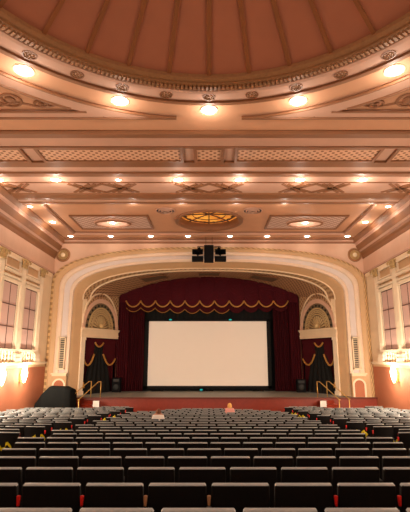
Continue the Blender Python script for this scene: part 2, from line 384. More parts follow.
# ------------------------------------------------------------------ downlights
def downlight(x, y, z, r, label, group, power):
    t = thing('downlight', label, 'ceiling light', (x, y, z), group)
    mb = MB(); mb.revolve([(r + .05, z + .005), (r + .045, z - .02), (r + .005, z - .025), (r, z)], (x, y), 24); mb.build('trim_ring', CREAM, t, True)
    mb = MB(); mb.revolve([(r, z - .012), (r * .7, z - .035), (r * .35, z - .045), (0, z - .05)], (x, y), 20); mb.build('lens', LAMP, t, True)
    ld = bpy.data.lights.new('downlight_glow', 'POINT'); ld.energy = power * .33; ld.color = (1, .88, .74); ld.shadow_soft_size = .07
    lo = bpy.data.objects.new('downlight_glow', ld); C.objects.link(lo); lo.location = (x, y, z - .42)
    lo.parent = t; lo.matrix_parent_inverse = Matrix.Translation(-Vector(t.location))
PW = 95
for k in range(-3, 4):
    a = math.radians(21.7 * k); lb = 'round downlight on the flat ring around the dome, ' + ('at the middle' if k == 0 else '%s to the %s of middle' % (words[abs(k)], side_word(k)))
    if abs(k) < 3: downlight(7.3 * sin(a), YC + 7.3 * cos(a), HC, .235, lb, 'downlights around the dome', PW)
for k in range(3, 14):
    a = math.radians(22.5 * k); ld = bpy.data.lights.new('downlight_glow', 'POINT'); ld.energy = 95; ld.color = (1, .86, .72); ld.shadow_soft_size = .1
    lo = bpy.data.objects.new('downlight_glow', ld); C.objects.link(lo); lo.location = (7.3 * sin(a), YC + 7.3 * cos(a), HC - .6)
pos = {1: 1.34, 2: 3.97, 3: 6.7, 4: 9.2}
for s in (-1, 1):
    for k in (1, 2, 3, 4):
        downlight(s * pos[k], 18.44, HC, .19 if (s, k) != (-1, 2) else .11, 'downlight on the beam beside the strapwork, %s to the %s of centre' % (words[k], side_word(s)), 'downlights along the beam', PW if (s, k) != (-1, 2) else 25)
    for k, x in ((1, 1.40), (2, 3.9), (3, 8.3)):
        downlight(s * x, 21.93, HR, .11, 'small downlight along the near coffer edge, %s to the %s of centre' % (words[k], side_word(s)), 'downlights along the near coffer edge', 32)
    for k, x in ((1, 1.34), (2, 3.72), (3, 6.28), (4, 8.85)):
        downlight(s * x, 27.76, HC, .16, 'downlight over the far edge of the ceiling coffer, %s to the %s of centre' % (words[k], side_word(s)), 'downlights along the far coffer edge', 9 if k in (2, 3) else 6)
    downlight(s * 8.95, 24.7, HC, .16, 'downlight halfway along the %s side of the ceiling coffer' % side_word(s), 'downlights beside the coffer', 60)
    downlight(s * 5.62, 25.2, HR - .05, .17, 'downlight inside the oval of the %s fretwork panel' % side_word(s), 'downlights in the ovals', 70)
    downlight(s * 9.2, 22.0, HC, .12, 'downlight beside the near %s corner of the ceiling coffer' % side_word(s), 'downlights at the coffer corners', 32)

# ------------------------------------------------------------------ side walls
LEDGE = R(-.22)
for sx, nm in ((-1, 'left'), (1, 'right')):
    def bx(mb, a0, a1, y0, y1, z0, z1, mi=0): mb.box(min(sx * a0, sx * a1), max(sx * a0, sx * a1), y0, y1, z0, z1, mi)
    mb = MB(); bx(mb, HW, HW + .3, -9, 28.75, -.6, R(-.3), 0); bx(mb, HW, HW + .3, -9, 28.75, R(-.3), HC + .3, 1)
    struct(mb.build('wall_' + nm, [TERRA, CREAM]))
    mb = MB(); bx(mb, 9.80, HW, -9, 28.05, LEDGE - .06, LEDGE, 0); bx(mb, 9.88, HW, -9, 28.05, LEDGE - .14, LEDGE - .06, 0); bx(mb, 9.95, HW, -9, 28.05, LEDGE - .28, LEDGE - .14, 1)
    bx(mb, 9.98, HW, -9, 28.3, R(5.06), R(5.25), 0)
    struct(mb.build('trim_3' if sx < 0 else 'trim_4', [CREAM, TAN]))
    # windows between the pilasters
    for wi, yc in enumerate((25.2, 22.55, 19.9)):
        if wi == 2: continue
        y0, y1 = yc - .82, yc + .82; nmw = 'window_%d' % (wi + 1 + (0 if sx < 0 else 2))
        mb = MB(); bx(mb, 10.04, 10.1, y0, y1, R(.45), R(3.75)); o = mb.build(nmw, PANE); struct(o)
        mb = MB(); bx(mb, 10.025, 10.06, yc - .02, yc + .02, R(.45), R(3.75))
        for zz in (1.55, 2.65, 3.72, .47): bx(mb, 10.02, 10.06, y0, y1, R(zz) - .022, R(zz) + .022)
        bx(mb, 10.03, 10.06, y1 - .02, y1, R(.45), R(3.75))
        mb.build('muntin', MUNT).parent = o
        mb = MB()
        bx(mb, 10.01, 10.1, y0 - .14, y0, R(.3), R(3.9)); bx(mb, 10.01, 10.1, y1, y1 + .14, R(.3), R(3.9))
        bx(mb, 9.94, 10.1, y0 - .16, y1 + .16, R(3.75), R(3.92)); bx(mb, 9.90, 10.1, y0 - .2, y1 + .2, R(3.97), R(4.07)); bx(mb, 9.94, 10.1, y0 - .2, y1 + .2, R(4.22), R(4.32)); bx(mb, 9.9, 10.1, y0 - .2, y1 + .2, R(4.32), R(4.38))
        bx(mb, 9.88, 10.1, y0 - .22, y1 + .22, R(.33), R(.45))
        for a, b, c, d in ((y0 - .1, y1 + .1, 4.45, 4.53), (y0 - .1, y1 + .1, 4.97, 5.05), (y0 - .1, y0, 4.53, 4.97), (y1, y1 + .1, 4.53, 4.97)): bx(mb, 9.97, 10.1, a, b, R(c), R(d))
        mb.build('window_frame', CREAM2).parent = o
        mb = MB(); bx(mb, 10.05, 10.1, y0, y1, R(4.53), R(4.97)); bx(mb, 10.05, 10.1, y0 - .2, y1 + .2, R(4.07), R(4.22)); mb.build('upper_panel', TAN).parent = o
        mb = MB()
        for k in range(5):
            yy = y0 + .08 + k * (y1 - y0 - .16) / 4; zb = LEDGE
            prf = [(.06, zb), (.06, zb + .05), (.03, zb + .08), (.075, zb + .2), (.03, zb + .36), (.05, zb + .40), (.06, zb + .42), (.06, zb + .56)]
            mb.revolve(prf, (sx * 9.98, yy), 10)
        mb.build('window_baluster', CREAM2, smooth=True).parent = o
    # pilasters with gilt capitals
    for pi_, yc in enumerate((26.5, 23.85, 21.2)):
        where = ('in the corner by the arch', 'second from the arch', 'third from the arch, at the picture edge')[pi_]
        t = thing('pilaster', 'cream pilaster with gilt capital, %s wall, %s' % (nm, where), 'pilaster', (sx * 10.1, yc, LEDGE), 'pilasters on the side walls')
        mb = MB(); bx(mb, 9.95, 10.1, yc - .27, yc + .27, R(.25), R(4.72))
        for q in (-.16, 0, .16): bx(mb, 9.935, 9.95, yc + q - .04, yc + q + .04, R(.45), R(4.6))
        mb.build('shaft', CREAM2, t)
        mb = MB(); bx(mb, 9.84, 10.1, yc - .40, yc + .40, LEDGE, R(.02)); bx(mb, 9.87, 10.1, yc - .36, yc + .36, R(.02), R(.12)); bx(mb, 9.85, 10.1, yc - .38, yc + .38, R(.12), R(.19)); bx(mb, 9.88, 10.1, yc - .33, yc + .33, R(.19), R(.25))
        mb.build('base', CREAM2, t)
        mb = MB(); bx(mb, 9.88, 10.1, yc - .30, yc + .30, R(4.72), R(4.78)); bx(mb, 9.80, 10.1, yc - .40, yc + .40, R(5.12), R(5.18))
        for row in range(2):
            for q in (-.24, -.08, .08, .24):
                yy = yc + q * (1 + .15 * row); z0 = R(4.78 + .15 * row)
                mb.ball((sx * (9.93 - .03 * row), yy, z0 + .09), .1, 6, (.6, .75, 1.2)); mb.ball((sx * (9.89 - .03 * row), yy, z0 + .17), .045, 6)
        for q in (-.36, .36):
            mb.tube([(sx * 9.80, yc + q + .09 * cos(i * .7) * (1 - i / 14), R(5.03) + .09 * sin(i * .7) * (1 - i / 14)) for i in range(13)], .035, 5)
        mb.ball((sx * 9.8, yc, R(5.08)), .07, 6)
        mb.build('capital', GOLD, t, True)
    # sconces
    for k, yc in enumerate((24.85, 22.2)):
        if sx > 0 and k == 1: pass
        lb = 'glowing torch-shaped wall sconce on the %s terracotta wall, %s' % (nm, ('nearer the stage', 'farther from the stage')[k])
        t = thing('wall_sconce', lb, 'wall lamp', (sx * 10.1, yc, R(-1.3)), 'sconces under the windows')
        xx = sx * 9.86; zb = R(-1.28)
        mb = MB(); mb.revolve([(0, zb - .02), (.05, zb + .02), (.09, zb + .14), (.14, zb + .36), (.155, zb + .5), (.13, zb + .66), (.08, zb + .80), (.03, zb + .92), (0, zb + .95)], (xx, yc), 20); mb.build('glass_shade', SCON, t, True)
        mb = MB(); bx(mb, 10.02, 10.1, yc - .07, yc + .07, zb + .05, zb + .55); mb.tube([(sx * 10.04, yc, zb + .15), (sx * 9.95, yc, zb + .02), (xx, yc, zb - .01)], .02); mb.ball((xx, yc, zb - .04), .035, 8); mb.build('bracket', BRASS, t)
def plight(x, y, z, p, col=(1, .82, .62), r=.15):
    ld = bpy.data.lights.new('sconce_glow', 'POINT'); ld.energy = p; ld.color = col; ld.shadow_soft_size = r
    lo = bpy.data.objects.new('sconce_glow', ld); C.objects.link(lo); lo.location = (x, y, z)
SP = 300
for sx in (-1, 1):
    for k in range(7):
        plight(sx * 9.2, 24.85 - 2.65 * k, R(-.8), SP * (.62 if k < 2 else .95 if k < 4 else .7))
# back of the house
mb = MB(); mb.box(-HW, HW, -9.3, -9, -.6, HC + .3); struct(mb.build('wall_rear', PEACH))

# ------------------------------------------------------------------ proscenium arch
def arch(w, zt, h, n, y, z0, m=40):
    """points of an arch outline from lower left over the crown to lower right; heights are from eye level"""
    zs = zt - h; pts = []
    for i in range(9): pts.append((-w, y, R(z0 + (zs - z0) * i / 8)))
    for i in range(1, m):
        t = PI * i / m; c_, s_ = cos(t), sin(t)
        pts.append((-w * math.copysign(abs(c_) ** (2 / n), c_), y, R(zs + h * abs(s_) ** (2 / n))))
    for i in range(9): pts.append((w, y, R(zs + (z0 - zs) * i / 8)))
    return pts
ZST = -2.31
NE = 2.55
A0 = arch(10.08, 7.06, 2.5, NE, 28.60, ZST)
# wall plate above the arch
mb = MB(); top = [(p[0], 28.6, HC + .1) for p in A0]
mb.surf([A0, top]); struct(mb.build('wall_front', PEACH))
rings = [ # w, zt, h, y, material of strip from previous
 (10.08, 7.06, 2.5, 28.60, None), (10.08, 7.06, 2.5, 28.50, 1), (9.92, 6.97, 2.45, 28.48, 1), (9.86, 6.92, 2.45, 28.56, 2), (9.62, 6.78, 2.4, 28.60, 2), (9.62, 6.78, 2.4, 28.66, 2),
 (9.52, 6.70, 2.4, 28.62, 3), (9.34, 6.57, 2.35, 28.64, 3), (9.30, 6.54, 2.35, 28.72, 3), (9.12, 6.44, 2.35, 28.80, 4), (8.98, 6.34, 2.3, 28.84, 4), (8.94, 6.30, 2.3, 28.76, 3), (8.76, 6.17, 2.25, 28.80, 3), (8.74, 6.16, 2.25, 28.95, 3),
 (8.62, 6.08, 2.2, 29.1, 2), (8.32, 5.88, 2.1, 29.6, 2)]
mb = MB(); prev = None
for w, zt, h, y, mi in rings:
    cur = arch(w, zt, h, NE, y, ZST)
    if prev: mb.surf([prev, cur], mi)
    prev = cur
A3 = prev
struct(mb.build('trim_5', [PEACH, ROPE, TAN, mat('arch_cream', (.76, .58, .44), .55), mat('arch_lilac', (.68, .59, .56), .5)], smooth=False))
# lattice vault between the arch and the curtain line
BW, BT, BH, BY = 6.63, 5.86, 1.45, 33.0
def back_arch(y, m=40):
    zs = BT - BH; pts = [(-BW, y, R(ZST + (zs - ZST) * i / 8)) for i in range(9)]
    for i in range(1, m): x = -BW * cos(PI * i / m); pts.append((x, y, R(zs + BH * (1 - (x / BW) ** 2) ** .92)))
    return pts + [(BW, y, R(zs + (ZST - zs) * i / 8)) for i in range(9)]
Bk = back_arch(BY)
def lerp(a, b, t): return tuple(a[i] + (b[i] - a[i]) * t for i in range(3))
def loft(A, B, t0, t1, k=8): return [[lerp(a, b, t0 + (t1 - t0) * i / k) for a, b in zip(A, B)] for i in range(k + 1)]
mb = MB()
sl = slice(8, len(A3) - 8)
mb.surf(loft(A3[sl], Bk[sl], 0, .17, 3), 1); mb.surf(loft(A3[sl], Bk[sl], .17, 1, 8), 0)
struct(mb.build('ceiling_vault', [VAULT, VAULTB], smooth=True))
mb = MB(); P = loft(A3[sl], Bk[sl], .17, .21, 1); c = [Vector(P[0][j]) * .5 + Vector(P[1][j]) * .5 + Vector((0, 0, -.03)) for j in range(len(P[0]))]
mb.tube(c, .07); mb.tube([Vector(p) + Vector((0, 0, -.02)) for p in A3[sl]], .05)
struct(mb.build('trim_6', CREAM))
# vents in the vault
for k, (x, w) in enumerate(((-3.9, .85), (0, .75), (3.9, .85))):
    t = None; j0 = min(range(len(A3)), key=lambda j: abs(A3[j][0] - (x - w)) + (0 if A3[j][2] > R(3) else 99)); 
    def vp(xx, tt):
        def at(L, q):
            for j in range(8, len(L) - 9):
                if L[j][0] <= q <= L[j + 1][0]:
                    f = (q - L[j][0]) / max(1e-6, L[j + 1][0] - L[j][0]); return lerp(L[j], L[j + 1], f)
            return L[len(L) // 2]
        a, b = at(A3, xx * 1.12), at(Bk, xx * .9); p = lerp(a, b, tt); return Vector(p) - Vector((0, 0, .04))
    t = thing('vault_vent', 'dark rectangular vent grille in the lattice vault, ' + ('left of the speakers', 'behind the hanging speakers', 'right of the speakers')[k], 'vent', vp(x, .55), 'vents in the lattice vault')
    mb = MB(); mb.surf([[vp(x - w + 2 * w * i / 8, .42 + .32 * j / 2) for i in range(9)] for j in range(3)]); mb.build('grille', mat('vent_grey', (.08, .045, .025), .7, pat=('diag', 40, 40, (.16, .085, .045), .3)), t)
    mb = MB(); mb.tube([vp(x - w, .42), vp(x + w, .42), vp(x + w, .74), vp(x - w, .74), vp(x - w, .42)], .03, 5); mb.build('frame', BRN, t)

# ------------------------------------------------------------------ splayed side walls with fan lunettes and draped doorways
for sx, nm in ((-1, 'left'), (1, 'right')):
    A = Vector((sx * 8.32, 29.6, 0)); B = Vector((sx * BW, BY, 0)); d = (B - A); LEN = d.length; d.normalize()
    nrm = Vector((-sx * abs(d.y), -abs(d.x), 0))       # towards the stage centre and the hall
    def W(s_, n_, z, A=A, d=d, nrm=nrm): p = A + d * s_ + nrm * n_; return (p.x, p.y, R(z))
    mb = MB()
    def wb(mb, s0, s1, n0, n1, z0, z1, mi=0): mb.box(s0, s1, n0, n1, z0, z1, mi, T=W)
    wb(mb, 0, .42, -.25, 0, ZST, 4.2, 0); wb(mb, .42, LEN, -.25, 0, 1.33, 4.6, 1)
    struct(mb.build('wall_splay_' + nm, [CREAM, VAULTB]))
    # pilaster and lintel
    mb = MB(); wb(mb, .02, .40, 0, .07, ZST, 1.15); wb(mb, 0, .44, 0, .10, 1.15, 1.33); wb(mb, 0, .44, 0, .11, ZST, ZST + .25)
    o = mb.build('door_jamb', CREAM2); o2 = tag(o, 'pale jamb pilaster beside the %s draped side doorway' % nm, 'pilaster')
    mb = MB()
    for z0, z1, n_ in ((1.33, 1.50, .10), (1.50, 1.56, .14), (1.56, 1.78, .09), (1.78, 1.86, .16), (1.86, 1.94, .22)): wb(mb, -.02, LEN - .02, 0, n_, z0, z1)
    tag(mb.build('lintel', CREAM), 'stepped cream lintel over the %s draped side doorway' % nm, 'lintel')
    # lunette
    t = thing('fan_lunette', 'gilded fan-shaped lunette above the %s side doorway' % nm, 'lunette', W(LEN / 2, 0, 1.94))
    c0 = LEN / 2; zc = 1.94
    def ring(mb, r0, r1, n0, n1, mi=0, k=32):
        P = []
        for i in range(k + 1):
            a = PI * i / k
            P.append([W(c0 - r * cos(a), nn, zc + r * sin(a) * 1.12) for r, nn in ((r0, n0), (r0, n1), (r1, n1), (r1, n0))])
        mb.surf(P, mi)
    mb = MB(); ring(mb, 1.64, 1.84, 0, .10); ring(mb, 1.58, 1.65, 0, .05); mb.build('arch_band', PEACH, t)
    mb = MB(); ring(mb, .01, 1.60, 0, .03); mb.build('backing', mat('lunette_backing', (.17, .115, .06), .6), t)
    for i in range(13):
        mb = MB(); a = PI * (i + .5) / 13; r = 1.42; p = W(c0 - r * cos(a), .035, zc + r * sin(a) * 1.12); mb.ball(p, .075, 8)
        mb.build('pierced_hole', IRON, t)
    mb = MB(); ring(mb, 1.22, 1.30, 0, .07); ring(mb, .86, .93, 0, .07)
    for i in range(20):
        a = PI * (i + .5) / 20; r = 1.08; pc = (c0 - r * cos(a), zc + r * sin(a) * 1.12)
        mb.tube([W(pc[0] + .09 * cos(2 * PI * q / 10), .05, pc[1] + .09 * sin(2 * PI * q / 10)) for q in range(11)], .035, 5)
    mb.build('scroll_ring', PGOLD, t)
    mb = MB()
    for i in range(13):
        a = PI * i / 12; mb.tube([W(c0 - r * cos(a), .04, zc + r * sin(a) * 1.12) for r in (.15, .5, .80)], [.03, .045, .07], 5)
    mb.ball(W(c0, .06, zc + .2), .2, 10); mb.build('fan_rays', PGOLD, t, True)
    if sx != 0:
        mb = MB(); P = []
        for i in range(33):
            a = PI * i / 32; P.append(W(c0 - .03 - 1.80 * cos(a), .03, zc + .3 + 2.15 * sin(a)))
        mb.tube(P, .06); mb.build('outer_rib', CREAM, t)
    # drapery in the doorway
    t = thing('doorway_curtain', 'crimson doorway curtain with gold fringed swags and black centre, %s of the stage' % nm, 'curtain', W(LEN / 2, -.2, ZST), 'curtains in the side doorways')
    s0, s1 = .42, LEN - .05
    mb = MB(); P = []
    for j in range(2):
        P.append([W(s0 + (s1 - s0) * i / 60, -.24 + .03 * sin(i * 1.3), (ZST, 1.33)[j]) for i in range(61)])
    mb.surf(P); mb.build('red_drape', VEL, t, True)
    mb = MB(); P = []                                  # flared black cloth hanging in front
    for j in range(15):
        f = j / 14; z = .95 - f * (0.95 - ZST - .02); hw = .38 + 1.12 * f ** .75
        P.append([W(LEN / 2 + .05 + hw * (2 * i / 30 - 1), -.10 + .045 * sin(i * 1.1 + j * .1) * (.3 + f), z - .12 * (1 - f) * (1 - abs(2 * i / 30 - 1)) * 2) for i in range(31)])
    mb.surf(P); mb.build('black_cloth', BLK, t, True)
    mb = MB(); mg = MB()
    for (a, b, za, zb, sag) in ((s0 + .02, LEN / 2 - .45, -.05, .25, .75), (LEN / 2 - .42, LEN / 2 + .45, 1.02, 1.02, .36), (LEN / 2 + .48, s1 - .02, .25, -.05, .75)):
        P = []
        for i in range(17):
            f = i / 16; x = a + (b - a) * f; zl = za + (zb - za) * f - sag * 4 * f * (1 - f) * .75
            P.append([W(x, -.07 + .03 * sin(q * 2.2), 1.33 + (zl - 1.33) * q / 6) for q in range(7)])
        if b - a < 1: mb.surf([r[4:] for r in P])
        mg.tube([W(a + (b - a) * i / 16, -.03, za + (zb - za) * i / 16 - sag * 3 * (i / 16) * (1 - i / 16)) for i in range(17)], .06, 6)
        if b - a >= 1: mb.surf(P)
        else: mb.surf([[W(a + (b - a) * i / 16, -.05, 1.33 + (za - sag * 3 * (i / 16) * (1 - i / 16) - 1.33) * q / 3) for q in range(4)] for i in range(17)])
    mb.build('swag', VEL, t, True); mg.build('gold_fringe', GOLDB, t, True)
    mb = MB()
    for q, s_ in ((0, s0 + .04), (1, s1 - .06)): mb.revolve([(0, .22), (.07, .2), (.05, .12), (.10, .08), (.12, -.16), (0, -.17)], (0, 0), 10, T=lambda x, y, z, s_=s_: W(s_ + x, .02 + y, -1.72 + z))
    mb.build('tassel', GOLDB, t, True)
    # pier fittings on the cream band
    px = sx * 9.18
    t = thing('wall_grille', 'tall louvred grille in the cream %s pier of the arch' % nm, 'grille', (px, 28.6, R(-.75)), 'grilles in the arch piers')
    mb = MB(); mb.box(px - .20, px + .20, 28.72, 28.78, R(-.62), R(1.22)); mb.build('backing', IRON, t)
    mb = MB()
    for k in range(16): mb.box(px - .17, px + .17, 28.62, 28.72, R(-.55 + .11 * k), R(-.52 + .11 * k))
    mb.box(px - .24, px - .17, 28.58, 28.75, R(-.66), R(1.26)); mb.box(px + .17, px + .24, 28.58, 28.75, R(-.66), R(1.26)); mb.box(px - .24, px + .24, 28.58, 28.75, R(1.20), R(1.28)); mb.box(px - .24, px + .24, 28.58, 28.75, R(-.70), R(-.60))
    mb.build('frame', CREAM, t)
    mb = MB(); x0, x1 = min(sx * 8.70, sx * 9.66), max(sx * 8.70, sx * 9.66)
    mb.box(x0, x1, 28.35, 28.85, R(-.98), R(-.90)); mb.box(x0 + .05, x1 - .05, 28.42, 28.85, R(-1.08), R(-.98))
    mb.box(x0 + .05, x1 - .05, 28.55, 28.9, R(ZST), R(-1.08), 1)
    tag(mb.build('pier_plinth', [CREAM, TAN]), 'tan plinth with projecting ledge at the foot of the %s arch pier' % nm, 'plinth')
    nx = (x0 + x1) / 2
    t = thing('arched_niche', 'small arched terracotta niche with pale surround in the %s plinth' % nm, 'niche', (nx, 28.5, R(ZST)), 'niches in the arch plinths')
    def nring(mb, r0, r1, y0, y1, k=16):
        path = [(-1, ZST, 0)] + [(-cos(PI * i / k), -1.62, sin(PI * i / k)) for i in range(k + 1)] + [(1, ZST, 0)]
        mb.surf([[(nx + cx_ * r, yy, R(zb_ + sz_ * r)) for r, yy in ((r0, y0), (r0, y1), (r1, y1), (r1, y0))] for cx_, zb_, sz_ in path])
    mb = MB(); nring(mb, .30, .40, 28.55, 28.48); mb.build('surround', CREAM2, t)
    mb = MB(); mb.surf([[(nx - .30 * cos(PI * i / 16), 28.53, R(-1.62 + .30 * sin(PI * i / 16))) for i in range(17)], [(nx - .30 * cos(PI * i / 16), 28.53, R(ZST)) for i in range(17)]]); mb.build('recess', TERRA, t)
    # medallion
    mx, mz = sx * 9.50, R(6.55)
    t = thing('wall_medallion', 'round gilt medallion on the wall at the upper %s corner of the arch' % nm, 'medallion', (mx, 28.6, mz), 'medallions above the arch')
    def TM(x, y, z): return (mx + x, 28.6 - z, mz + y)
    mb = MB(); mb.revolve([(.46, 0), (.44, .07), (.36, .09), (.32, .04)], (0, 0), 28, T=TM); mb.build('rim', RIMG, t, True)
    mb = MB(); mb.revolve([(.31, .04), (0, .04)], (0, 0), 28, T=TM)
    for q in range(12): p = TM(.235 * cos(q * PI / 6), .235 * sin(q * PI / 6), .06); mb.ball(p, .055, 6)
    mb.build('leaf_wreath', GOLD, t)
    mb = MB(); mb.ball(TM(0, 0, .05), .15, 10, (1, .5, 1)); mb.build('boss', CREAM, t, True)

# ------------------------------------------------------------------ stage
t = thing('stage', 'wide grey stage floor behind a low red front wall', 'stage', (0, 28.2, 0))
mb = MB(); P = [(-10.05, 28.25), (10.05, 28.25), (10.05, 28.5), (8.3, 28.9), (8.25, 29.62), (6.7, 32.9), (6.6, 34.9), (-6.6, 34.9), (-6.7, 32.9), (-8.25, 29.62), (-8.3, 28.9), (-10.05, 28.5)]
mb.quad([(x, y, R(ZST)) for x, y in P]); mb.build('stage_floor', STG, t)
mb = MB(); mb.box(-10.08, 10.08, 28.2, 28.3, -.4, R(ZST) - .09); mb.build('front_wall', REDW, t)
mb = MB(); mb.box(-10.08, 10.08, 28.14, 28.3, R(ZST) - .09, R(ZST) + .005); mb.build('nosing', REDD, t)
mb = MB(); mb.box(-7.4, 7.4, 35, 35.2, R(ZST), HC); struct(mb.build('wall_stage', BLK))
mb = MB(); mb.surf([[(p[0], 33.6, p[2]) for p in Bk], [(p[0], 33.0, p[2]) for p in Bk]]); struct(mb.build('trim_7', TAN))
# screen
sxc = -.09; t = thing('projection_screen', 'large blank white projection screen at the centre of the stage', 'screen', (sxc, 33.4, R(ZST)))
mb = MB(); mb.box(sxc - 4.34, sxc + 4.34, 33.40, 33.42, R(-1.95), R(2.66)); mb.build('screen_surface', SCR, t)
mb = MB()
for a, b, c_, d_ in ((-4.58, -4.32, -2.12, 2.76), (4.32, 4.58, -2.12, 2.76), (-4.58, 4.58, 2.64, 2.78), (-4.58, 4.58, -2.12, -1.94)): mb.box(sxc + a, sxc + b, 33.34, 33.46, R(c_), R(d_))
for x in (-3.6, 0, 3.6): mb.box(sxc + x - .06, sxc + x + .06, 33.42, 33.5, R(ZST), R(-2.1)); mb.box(sxc + x - .4, sxc + x + .4, 33.3, 33.6, R(ZST), R(ZST) + .03)
mb.build('black_frame', BLK, t)
mb = MB(); P = []
for i in range(121): P.append([(-5.2 + 10.4 * i / 120, 33.75 + .05 * sin(i * .9), z) for z in (R(ZST) + .01, R(4.6))])
mb.surf(P); tag(mb.build('masking_curtain', BLK, smooth=True), 'black masking curtain behind and around the white screen', 'curtain')
for x, z, w in ((-2.83, 2.74, 'on the top left edge of the screen'), (1.56, 2.74, 'on the top right edge of the screen'), (-.55, -2.2, 'on the stage below the screen')):
    t = thing('indicator_lamp', 'tiny teal lamp ' + w, 'lamp', (x, 33.3, R(z)))
    mb = MB(); mb.ball((x, 33.26, R(z)), .07, 8, (1.6, .6, .8)); mb.build('lens', TEAL, t, True)
    mb = MB(); mb.box(x - .1, x + .1, 33.28, 33.36, R(z) - .07, R(z) + .05); mb.build('housing', BLKM, t)
# side stage curtains, two layers a side
for sx, nm in ((-1, 'left'), (1, 'right')):
    for k, (xa_, xb_, y, m, lb) in enumerate(((6.74, 5.85, 33.05, VEL, 'narrow bright crimson velvet leg curtain at the %s edge of the stage opening'), (6.0, 4.72, 33.25, VEL2, 'dark crimson velvet curtain panel between the leg curtain and the %s edge of the screen'))):
        n_ = 90; P = []
        ph = random.random() * 5
        for j in range(9):
            f = j / 8
            P.append([(sx * (xa_ + (xb_ - xa_) * i / n_) + .02 * sin(j + i * .3), y + .075 * sin(i * (12 if k == 0 else 18) * 2 * PI / n_ * .5 + ph + .25 * sin(j * .8)) * (.7 + .3 * f), R(5.2) + (R(ZST) + .02 - R(5.2)) * f) for i in range(n_ + 1)])
        mb = MB(); mb.surf(P)
        o = mb.build('stage_curtain', m, smooth=True); tag(o, lb % nm, 'curtain')
# valance with scalloped gold fringe
x0v = -6.08; pw = 1.08
t = thing('curtain_valance', 'crimson swagged valance with scalloped gold fringe across the top of the stage', 'valance', (0, 32.9, R(3.6)))
def topz(x):
    xx = min(abs(x) / BW, .9999); return R(BT - BH + BH * (1 - xx ** 2) ** .92)
def scal(x, z0, dep):
    u = ((x - x0v) / pw) % 1.0; return R(z0 - dep * (1 - (2 * u - 1) ** 2) ** .8)
mb = MB(); P = []; NX = 264
for i in range(NX + 1):
    x = -6.5 + 13.0 * i / NX; u = ((x - x0v) / pw) % 1.0; inr = x0v < x < x0v + 11 * pw
    zb = scal(x, 4.10, .46) if inr else R(3.95); zt_ = topz(x) + .02; row = []
    for j in range(25):
        f = j / 24; z = zt_ + (zb - zt_) * f
        rip = .07 * abs(sin(f * 22 - 2.6 * (1 - (2 * u - 1) ** 2))) + .14 * (1 - (2 * u - 1) ** 2) ** .6
        row.append((x, 32.98 - rip, z))
    P.append(row)
mb.surf(P); mb.build('swags', VEL, t, True)
mb = MB()
for k in range(11):
    xs = [x0v + pw * (k + i / 16) for i in range(17)]
    mb.tube([(x, 32.80 + .08 * abs(2 * (i / 16) - 1), scal(min(max(x, x0v + pw * k + .001), x0v + pw * (k + 1) - .001), 4.10, .46)) for i, x in enumerate(xs)], .055, 6)
mb.build('gold_fringe', GOLDB, t, True)
t = thing('curtain_valance', 'lower crimson valance layer with dim gold fringe hanging behind the swagged valance', 'valance', (0, 33.15, R(3.3)))
mb = MB(); P = []
lo = [.0, .0, .06, .10, .12, .10, .12, .10, .06, .02, 0]
def lz(x, k=None):
    if k is None: k = min(10, max(0, int((x - x0v) / pw)))
    u = (x - x0v) / pw - k; return R(3.60 - .30 * (1 - (2 * min(max(u, 0), 1) - 1) ** 2) - lo[k])
for i in range(NX + 1):
    x = x0v + 11 * pw * i / NX; P.append([(x, 33.12 + .03 * sin(j * 3) - .04, R(4.6) + (lz(x) - R(4.6)) * j / 8) for j in range(9)])
mb.surf(P); mb.build('swags', VEL2, t, True)
mb = MB()
for k in range(7): mb.tube([(x0v + pw * (k + i / 12), 33.03, lz(x0v + pw * (k + i / 12), k)) for i in range(13)], .032, 5)
mb.build('gold_fringe', mat('dull_gold_fringe', (.30, .13, .02), .6), t, True)

# stairs with brass handrails at both ends of the stage front
for sx, nm in ((-1, 'left'), (1, 'right')):
    dirv = Vector((sx * .42, -.91, 0)).normalized(); sidev = Vector((dirv.y, -dirv.x, 0)) * sx
    top_c = Vector((sx * 6.95, 28.10, 0)); H = R(ZST)
    t = thing('stage_stairs', 'short red flight of stairs with brass rails at the %s end of the stage' % nm, 'stairs', (top_c.x + dirv.x, top_c.y + dirv.y, zf(27.3)))
    mb = MB(); nst = 6; run = 1.65; zb0 = zf(26.4)
    def TS(a, b, z): p = top_c + dirv * a + sidev * b; return (p.x, p.y, z)
    for k in range(nst):
        zt_ = H - (H - zb0) * (k + .6) / nst; mb.box(run * k / nst, run * (k + 1) / nst + .02, -.42, .42, zb0 - .1, zt_, 0, TS)
    mb.build('steps', REDW, t)
    for q, b in enumerate((-.36, .36)):
        mb = MB(); r = .026
        pt = [TS(-.25, b, H + .92), TS(0, b, H + .92), TS(run, b, R(-2.28)), TS(run + .1, b, R(-2.29))]
        mb.tube(pt, r, 8); mb.tube([TS(-.25, b, H), TS(-.25, b, H + .92)], r, 8); mb.tube([TS(run, b, zb0 - .05), TS(run, b, R(-2.28))], r, 8)
        mb.build('handrail', BRASS, t, True)
# white square panels on the stage front
for x, nm in ((-7.05 * .98, 'left'), (7.05 * .98, 'right')):
    xx = -7.0 if x < 0 else 7.0
    pass
for xx, nm in ((-6.52, 'left'), (6.60, 'right')):
    t = thing('notice_panel', 'small white square notice standing before the %s end of the red stage front' % nm, 'sign', (xx, 27.2, zf(27.2)))
    mb = MB(); mb.box(xx - .18, xx + .18, 27.2, 27.22, R(-2.76), R(-2.41)); mb.build('card', WHITE, t)
    mb = MB(); mb.tube([(xx, 27.25, zf(27.2)), (xx, 27.25, R(-2.5))], .015); mb.revolve([(.16, 0), (.16, .02), (0, .03)], (xx, 27.25), 16, T=lambda a, b, z: (a, b, z + zf(27.2))); mb.build('stand', BLKM, t)
